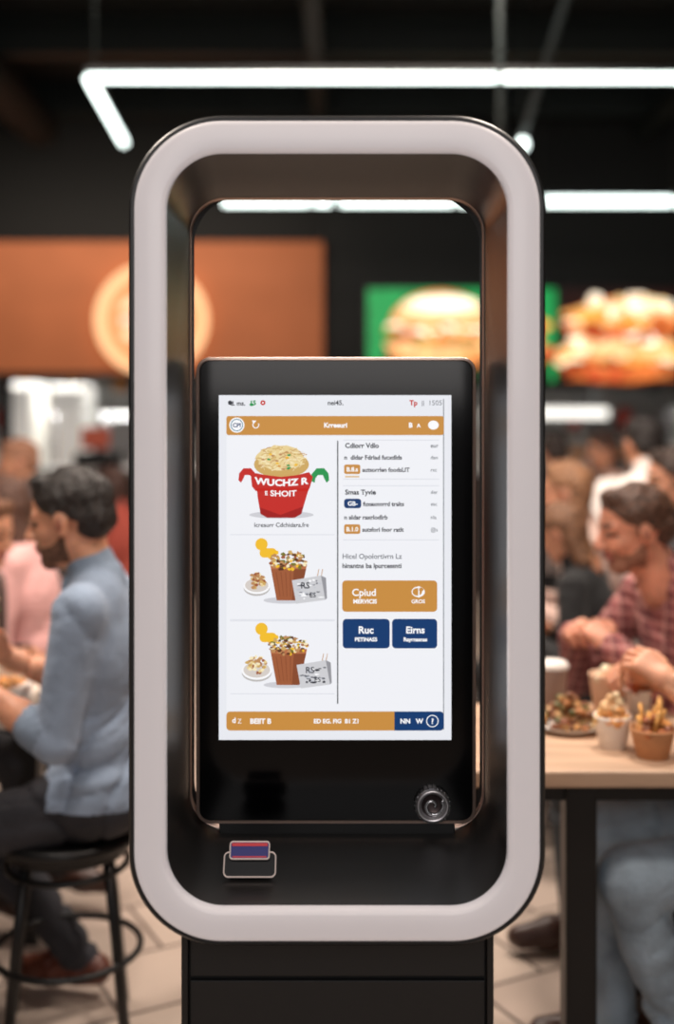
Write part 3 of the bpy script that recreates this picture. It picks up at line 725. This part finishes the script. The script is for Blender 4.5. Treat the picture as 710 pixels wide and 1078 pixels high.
    for i in range(len(tg)):
        if tg[i] in ('shirt', 'pants') and C[i][0] < .10 and abs(C[i][1]) < .2*w:
            if tg[i] == 'pants' and C[i][2] > -.01 : tg[i] = 'shirt'
            elif tg[i] == 'shirt' and C[i][2] < -.01: tg[i] = 'pants'
    parts = [(V, Q, tg)]
    fine = res < .011
    hv, hq, ht = head_mesh('short' if hairmode != 'none' else 'none', beard > 0, .0034 if fine else .006, longh)
    Rh = rotm(*head); parts.append((hv*hs@Rh.T+HC, hq, ht))
    palms = palms or {}
    for (sd, E, T) in hands:
        hv, hq, ht = hand_mesh(sd, hand_curl, h=.003 if fine else .0045)
        d = nrm(T-E); d = nrm(d+V3(*palms.get('dirL' if sd > 0 else 'dirR', (0, 0, 0))))
        pn = V3(*palms.get('L' if sd > 0 else 'R', (0, -.7*sd, -.7))); pn = nrm(pn-d*(pn@d))
        z_ = -pn; y_ = np.cross(z_, d)
        Rm = np.stack([d, y_, z_], 1)
        parts.append((hv@Rm.T+T, hq, ht))
    tags = ['skin', 'hair', 'shirt', 'pants', 'shoe', 'eye', 'lip', 'beard', 'shade', 'collar']
    sk = c['skin']
    mm = dict(skin=mat('skin_%d_%d_%d' % sk, sk, rough=.48, noise=.16, nscale=22, sss=.25 if fine else 0., bump=.12, bscale=180),
              hair=mat('hair_%d_%d_%d' % c['hair'], c['hair'], rough=.5, noise=.7, nscale=60, bump=.9, bscale=70, stretch=(1, 4, 1.5)),
              pants=mat('pants_%d_%d_%d' % c['pants'], c['pants'], rough=.85, noise=.28, nscale=9, bump=.3, bscale=90),
              shoe=mat('shoe_%d_%d_%d' % c['shoe'], c['shoe'], rough=.4),
              eye=mat('eye_dark', (44, 32, 28), rough=.2), lip=mat('lip', (164, 92, 82), rough=.4),
              shade=mat('ear_inner', (160, 98, 78), rough=.6),
              beard=mat('beard_%d_%d_%d' % c['hair'], tuple(int(beard*h_+(1-beard)*s_*.75) for h_, s_ in zip(c['hair'], sk)), rough=.8, noise=.4, nscale=110, bump=.5, bscale=130))
    sc_ = c['shirt']
    mm['shirt'] = plaid_mat() if plaid else mat('shirt_%d_%d_%d' % sc_, sc_, rough=.88, noise=.12, nscale=7, bump=.6, bscale=24, sheen=.1)
    mm['collar'] = mm['shirt'] if plaid else mat('collar_%d_%d_%d' % sc_, tuple(int(q*.88) for q in sc_), rough=.85, noise=.14, nscale=10, bump=.3, bscale=70)
    Vs = []; Fs = []; mi = []; off = 0
    for (v, q, t) in parts:
        Vs.append(v); Fs.append(q+off); off += len(v); mi += [tags.index(x) for x in t]
    Vv = np.concatenate(Vs)*scale; Ff = np.concatenate(Fs)
    y = math.radians(yaw); Rz = np.array([[math.cos(y), -math.sin(y), 0], [math.sin(y), math.cos(y), 0], [0, 0, 1]])
    Vv = Vv@Rz.T+np.array(hip)
    me = bpy.data.meshes.new(name)
    me.vertices.add(len(Vv)); me.vertices.foreach_set('co', Vv.astype(np.float32).ravel())
    me.loops.add(len(Ff)*4); me.loops.foreach_set('vertex_index', Ff.astype(np.int32).ravel())
    me.polygons.add(len(Ff)); me.polygons.foreach_set('loop_start', np.arange(0, len(Ff)*4, 4, dtype=np.int32))
    for t in tags: me.materials.append(mm[t])
    me.update(calc_edges=True)
    me.polygons.foreach_set('material_index', np.array(mi, np.int32)); me.polygons.foreach_set('use_smooth', np.ones(len(Ff), bool))
    me.validate(); me.update()
    o = bpy.data.objects.new(name, me); scene.collection.objects.link(o)
    return o
def plaid_mat():
    if 'plaid' in MATS: return MATS['plaid']
    m = mat('plaid', (128, 66, 66), rough=.85, bump=.4, bscale=30); nt = m.node_tree; b = nt.nodes['Principled BSDF']
    tc = nt.nodes.new('ShaderNodeTexCoord'); sp = nt.nodes.new('ShaderNodeSeparateXYZ'); nt.links.new(tc.outputs['Object'], sp.inputs[0])
    def line(axis, freq, ph, th):
        mu = nt.nodes.new('ShaderNodeMath'); mu.operation = 'MULTIPLY_ADD'; mu.inputs[1].default_value = freq; mu.inputs[2].default_value = ph
        nt.links.new(sp.outputs[axis], mu.inputs[0]); s = nt.nodes.new('ShaderNodeMath'); s.operation = 'SINE'; nt.links.new(mu.outputs[0], s.inputs[0])
        g = nt.nodes.new('ShaderNodeMath'); g.operation = 'GREATER_THAN'; g.inputs[1].default_value = th; nt.links.new(s.outputs[0], g.inputs[0]); return g.outputs[0]
    prev = None
    for (axis, freq, ph, th, rgb, fac) in (('Z', 190, 0, .5, (74, 34, 42), .5), ('X', 190, 1, .5, (74, 34, 42), .5), ('Z', 190, 2.6, .9, (210, 160, 150), .6), ('X', 190, 2.6, .9, (210, 160, 150), .5)):
        mx = nt.nodes.new('ShaderNodeMixRGB'); g = line(axis, freq, ph, th)
        ml = nt.nodes.new('ShaderNodeMath'); ml.operation = 'MULTIPLY'; ml.inputs[1].default_value = fac; nt.links.new(g, ml.inputs[0]); nt.links.new(ml.outputs[0], mx.inputs['Fac'])
        mx.inputs['Color2'].default_value = (*lin(rgb), 1)
        if prev is None: mx.inputs['Color1'].default_value = (*lin((166, 98, 96)), 1)
        else: nt.links.new(prev, mx.inputs['Color1'])
        prev = mx.outputs['Color']
    nt.links.new(prev, b.inputs['Base Color'])
    return m

# ------------------------------------------------------------------ furniture
def stool(cx, cy, hz, r=.175, rot=0, m=black_metal):
    e = empty('stool')
    lathe('seat', [(0, hz-.03), (r-.01, hz-.03), (r, hz-.022), (r, hz-.006), (r-.012, hz), (r*.6, hz-.004), (0, hz-.006)], m, e, n=40, loc=(cx, cy, 0))
    lathe('apron', [(r-.035, hz-.03), (r-.03, hz-.055), (r-.04, hz-.055)], m, e, n=40, loc=(cx, cy, 0))
    for i in range(4):
        a = math.radians(45+rot+90*i); c, s = math.cos(a), math.sin(a)
        tube('leg_%d' % i, [(cx+c*(r-.05), cy+s*(r-.05), hz-.03), (cx+c*(r-.02), cy+s*(r-.02), hz*.55), (cx+c*(r+.015), cy+s*(r+.015), 0)], .013, m, e)
    for q, (z, rr_) in enumerate(((hz-.085, r-.035), (hz*.42, r-.005))):
        tube('ring_%d' % q, [(cx+rr_*math.cos(2*math.pi*i/36), cy+rr_*math.sin(2*math.pi*i/36), z) for i in range(36)], .008, m, e, closed=True)
    return e
def table(x0, x1, y0, y1, legs, top=None):
    e = empty('dining_table')
    box('top', x0, x1, y0, y1, .715, .75, top or oak, e, bev=.006)
    box('apron_f', x0+.06, x1-.06, y0+.05, y0+.07, .675, .715, black_metal, e); box('apron_b', x0+.06, x1-.06, y1-.07, y1-.05, .675, .715, black_metal, e)
    for i, (x, y) in enumerate(legs): box('leg_%d' % i, x-.032, x+.032, y-.032, y+.032, 0, .715, black_metal, e, bev=.004)
    return e
table(.20, .86, 2.29, 2.84, [(.50, 2.36), (.27, 2.76), (.80, 2.78)])
table(-1.75, -.78, 2.72, 3.25, [(-1.68, 2.78), (-.86, 3.18), (-1.68, 3.18)], mat('pale_laminate', (222, 206, 192), rough=.4, noise=.05))

# ------------------------------------------------------------------ people
SD = 2.68
stool(WX(70, SD), 2.70, .495, rot=12)
person('seated_man', (WX(112, SD), 2.69, .592), 176, lean=3, head=(-2, 10, 0), head_off=.060,
       arms=dict(L=(.285, .14, .285), R=(.30, -.10, .30), Lp=(-.1, .15, -1), Rp=(.1, -.35, -1)),
       legs=dict(L=(.50, .14, -.52), R=(.13, -.20, -.52), Lp=(1, .1, 1), Rp=(1, -.1, .3)),
       cols=dict(shirt=(142, 158, 180), pants=(44, 44, 50), hair=(34, 25, 21), skin=(206, 146, 116), shoe=(96, 48, 34)), beard=.38, sleeve=.20, res=.0080,
       palms=dict(L=(.2, -1, 0), R=(.2, 1, 0), dirL=(.05, -.05, .7), dirR=(.05, .05, .6)), hand_curl=(30, 40, 25), hs=1.0, depth=.90, scale=.945)
def blobby(name, prims, m, h=.004):
    s = SDF()
    for p in prims: s.ell(p[1], p[2], p[3], .006)
    V, Q = surface_nets(s.val, *s.bounds(), h); tg = s.tags(V[Q].mean(1).astype(np.float32))
    keys = list(m.keys())
    return obj(name, V, [tuple(map(int, q)) for q in Q], [m[k_] for k_ in keys], None, True, [keys.index(t) for t in tg])
foodm = dict(bun=mat('bun_bread', (232, 198, 158), rough=.6, noise=.1, nscale=30), fill=mat('sandwich_fill', (120, 62, 40), rough=.6), green=mat('salad', (96, 130, 50), rough=.6))
bx_, by_, bz_ = -.865, 2.70, 1.00
blobby('sandwich', [('e', (bx_, by_, bz_+.028), (.062, .055, .026), 'bun'), ('e', (bx_, by_, bz_+.004), (.064, .058, .010), 'green'), ('e', (bx_, by_, bz_-.008), (.060, .054, .012), 'fill'), ('e', (bx_, by_, bz_-.026), (.060, .053, .018), 'bun')], foodm)

# man with plaid shirt, right
stool(1.09, 3.12, .455)
person('seated_man', (1.085, 3.10, .55), 196, lean=24, head=(-8, 10, 0), head_off=.045,
       arms=dict(L=(.43, .09, .335), R=(.45, -.08, .33), Lp=(-.2, .8, -1), Rp=(-.2, -.8, -1)),
       legs=dict(L=(.38, .14, -.45), R=(.40, -.14, -.45)),
       cols=dict(pants=(52, 56, 60), hair=(84, 54, 38), skin=(216, 148, 120)), plaid=True, beard=.12, res=.0080,
       palms=dict(L=(0, -1, -.2), R=(0, 1, -.2), dirL=(0, -.5, 0), dirR=(0, .5, 0)), hand_curl=(40, 50, 30), hs=.94)
# diner at the table end (jeans)
stool(1.06, 2.52, .455)
person('seated_diner', (1.035, 2.52, .55), 181, lean=0, head=(0, 15, 0), head_off=.03,
       arms=dict(L=(.325, .07, .345), R=(.30, -.20, .30), Lp=(-.2, .6, -1), Rp=(-.2, -.8, -1)),
       legs=dict(L=(.30, .10, -.45), R=(.40, -.09, -.45)),
       cols=dict(pants=(148, 164, 178), shirt=(92, 96, 84), hair=(50, 36, 30)), res=.0085, sleeve=.3,
       palms=dict(L=(0, -.6, -.8), R=(0, .6, -.8)), hand_curl=(30, 40, 25))
# background diners
stool(1.06, 4.25, .475)
person('seated_woman', (WX(618, 4.2)+.06, 4.2, .56), 165, lean=8, head=(0, 5, 0), cols=dict(shirt=(206, 176, 164), hair=(150, 106, 74), pants=(20, 20, 22)), res=.012, longh=True, width=.9, scale=.95)
person('seated_man', (WX(692, 4.8), 4.8, .69), 95, lean=10, head=(10, 5, 0), cols=dict(shirt=(236, 226, 220), hair=(30, 22, 20)), legs=dict(L=(.40, .14, -.42), R=(.40, -.14, -.42)), res=.012, width=1.15)
stool(WX(692, 4.8), 4.8, .595)
stool(WX(640, 3.8), 3.76, .455)
person('seated_woman', (WX(640, 3.75), 3.76, .54), 150, lean=12, head=(0, 25, 0), cols=dict(shirt=(22, 22, 24), hair=(124, 86, 60), pants=(24, 24, 26)), scale=.82, res=.012, longh=True, width=.9)
stool(WX(735, 4.2), 4.2, .475)
person('seated_man', (WX(735, 4.2), 4.2, .57), 185, lean=4, head=(0, 5, 0), cols=dict(shirt=(70, 66, 68), hair=(60, 44, 36)), res=.012)
stool(WX(588, 6.6), 6.6, .50)
person('seated_man', (WX(592, 6.6), 6.6, .59), 100, lean=6, cols=dict(shirt=(96, 84, 80), hair=(44, 32, 28)), res=.015)
stool(WX(652, 7.2), 7.2, .50)
person('seated_woman', (WX(652, 7.2), 7.2, .59), 200, lean=6, cols=dict(shirt=(190, 150, 136), hair=(70, 44, 34)), res=.015, longh=True, width=.9)
# left background
stool(-1.06, 3.98, .455)
person('seated_woman', (-1.04, 3.96, .54), 170, lean=8, head=(0, 15, 0), cols=dict(shirt=(232, 176, 172), hair=(88, 56, 42)), scale=.92, res=.012, longh=True, width=.88)
stool(-1.29, 3.46, .455)
person('seated_woman', (-1.22, 3.44, .54), -20, lean=14, head=(0, 12, 0), cols=dict(shirt=(92, 70, 64), hair=(120, 78, 52)), scale=.90, res=.012, longh=True, width=.9)
stool(WX(42, 5.6), 5.6, .52)
person('seated_man', (WX(42, 5.6), 5.6, .615), 200, lean=5, head=(0, 5, 0), cols=dict(shirt=(74, 66, 66), hair=(150, 104, 80)), res=.014, legs=dict(L=(.40, .14, -.42), R=(.40, -.14, -.42)), scale=.95)
stool(WX(125, 5.6), 5.8, .455)
person('seated_woman', (WX(128, 5.6), 5.8, .54), 150, lean=8, head=(0, 5, 0), cols=dict(shirt=(150, 60, 46), hair=(60, 34, 26)), res=.014, scale=.86, longh=True)

# ------------------------------------------------------------------ food on the right table
paper_w = mat('paper_white', (236, 230, 224), rough=.7); kraft = mat('kraft_paper', (196, 142, 100), rough=.75, noise=.08)
def cup(name, x, y, r, h, m, z=.75):
    e = empty(name)
    lathe('cup', [(0, z+.002), (r*.72, z), (r, z+h), (r*1.04, z+h+.003), (r*1.02, z+h+.006), (r*.96, z+h), (r*.72, z+.01), (0, z+.008)], m, e, n=28, loc=(x, y, 0))
    return e
def pile(par, x, y, z, r, hgt, cols_, n=26, s=.012, fries=False):
    for i in range(n):
        a = random.uniform(0, 6.28); q = random.random()**.5*r
        px, py = x+q*math.cos(a), y+q*math.sin(a); pz = z+hgt*(1-(q/r)**2)*random.uniform(.3, 1)
        c = random.choice(cols_); m = mat('food_%d_%d_%d' % c, c, rough=.5, noise=.35, nscale=60)
        if fries:
            t = Vector((random.uniform(-.4, .4), random.uniform(-.4, .4), 1)).normalized()*random.uniform(.03, .055)
            tube('piece_%d' % i, [(px, py, pz-.01), (px+t.x, py+t.y, pz+t.z)], .0048, m, par, n=4)
        else:
            sz = s*random.uniform(.6, 1.3)
            j = [random.uniform(.7, 1.2) for _ in range(4)]
            lathe('piece_%d' % i, [(0, -sz*.6), (sz*.8*j[0], -sz*.5), (sz*j[1], -sz*.1), (sz*.8*j[2], sz*.35), (sz*.3*j[3], sz*.6), (0, sz*.5)], m, par, n=7, loc=(px, py, pz), rot=Matrix.Rotation(random.uniform(-1, 1), 3, random.choice('XY')), smooth=random.random() < .6)
def PT(px, D): return (WX(px, D), D)
x, y = PT(646, 2.46); e = cup('fries_cup', x, y, .040, .064, paper_w); pile(e, x, y, .81, .034, .03, [(222, 160, 96), (204, 140, 84), (232, 190, 130)], 30, .012)
pile(e, x, y, .835, .02, .035, [(232, 206, 170), (216, 176, 130)], 14, .011)
x, y = PT(688, 2.39); e = cup('kraft_bowl', x, y, .046, .056, kraft); pile(e, x, y, .804, .04, .03, [(176, 100, 52), (206, 144, 80), (140, 76, 42)], 30, .012); pile(e, x, y, .81, .03, .02, [(222, 164, 90)], 8, fries=True)
x, y = PT(600, 2.60); e = empty('snack_plate'); lathe('plate', [(0, .751), (.05, .751), (.080, .765), (.082, .767), (.05, .757), (0, .756)], paper_w, e, n=32, loc=(x, y, 0)); pile(e, x, y, .765, .065, .065, [(96, 92, 44), (190, 140, 84), (120, 64, 36), (204, 170, 120), (150, 96, 50), (170, 112, 64), (132, 80, 44)], 120, .010)
x, y = PT(583, 2.78); e = cup('drink_cup', x, y, .036, .10, mat('cup_grey', (140, 122, 118), rough=.3)); lathe('lid', [(0, .868), (.03, .868), (.039, .858), (.039, .852)], paper_w, e, n=28, loc=(x, y, 0))
x, y = PT(640, 2.72); e = cup('paper_cup', x, y, .042, .095, mat('cup_tan', (214, 176, 150), rough=.6)); pile(e, x, y, .84, .034, .03, [(236, 212, 180), (214, 170, 130)], 24, .012)
x, y = PT(673, 2.74); e = cup('paper_cup', x, y, .034, .055, paper_w); pile(e, x, y, .80, .030, .03, [(200, 120, 64), (170, 92, 54)], 24, .012)
# left table
x, y = PT(4, 2.86); e = empty('takeaway_box'); box('tray', x-.07, x+.06, y-.05, y+.05, .75, .79, paper_w, e, bev=.004); box('flap', x-.07, x+.06, y+.05, y+.055, .78, .85, paper_w, e); pile(e, x, y, .79, .045, .02, [(214, 150, 80)], 20, .012)
x, y = PT(-22, 3.0); e = cup('paper_cup', x, y, .04, .11, paper_w)

# ------------------------------------------------------------------ lights
def area(name, loc, size, power, col, target=None, sy=None):
    l = bpy.data.lights.new(name, 'AREA'); l.energy = power; l.color = col; l.size = size
    if sy: l.shape = 'RECTANGLE'; l.size_y = sy
    o = bpy.data.objects.new(name, l); scene.collection.objects.link(o); o.location = loc
    d = (Vector(target) if target else Vector((loc[0], loc[1], 0)))-Vector(loc)
    o.rotation_euler = d.to_track_quat('-Z', 'Y').to_euler(); return o
warm = (1, .87, .76)
area('overhead_key_left', (-1.7, 3.1, 3.7), .35, 80, warm)  # key light added above the frame, kept small for contrast; no visible fixture
area('overhead_key_left_front', (-.9, 1.5, 3.6), .35, 28, warm, (-.8, 2.6, .4))  # added key light aimed at the left diner, unseen
area('overhead_key_right', (1.0, 3.5, 3.7), .35, 80, warm)  # added key light over the right diners, out of view
area('overhead_key_right_front', (1.2, 1.5, 3.6), .35, 32, warm, (.9, 2.5, .4))  # added unseen key light aimed at the right table
area('overhead_area_mid', (0, 4.8, 3.8), 1.2, 90, warm)  # broad area light added over the dining area, no visible fixture
area('front_fill', (0, -1.4, 2.4), 1.8, 30, (1, .95, .93), (0, 1.9, 1.1))  # unseen fill behind the camera, added to light the kiosk frame
area('kitchen_light_left', (-3, 11.2, 3.2), 2.5, 260, (1, .97, .93), None, .6)
area('kitchen_light_right', (3, 11.2, 3.2), 2.5, 150, (1, .97, .93), None, .6)
area('fascia_wash', (-2.0, 8.9, 3.3), 3.0, 24, (1, .85, .7), (-2.0, 10, 2.3), .3)
w = bpy.data.worlds.new('world'); scene.world = w; w.use_nodes = True
w.node_tree.nodes['Background'].inputs['Color'].default_value = (.9, .87, .85, 1); w.node_tree.nodes['Background'].inputs['Strength'].default_value = .12
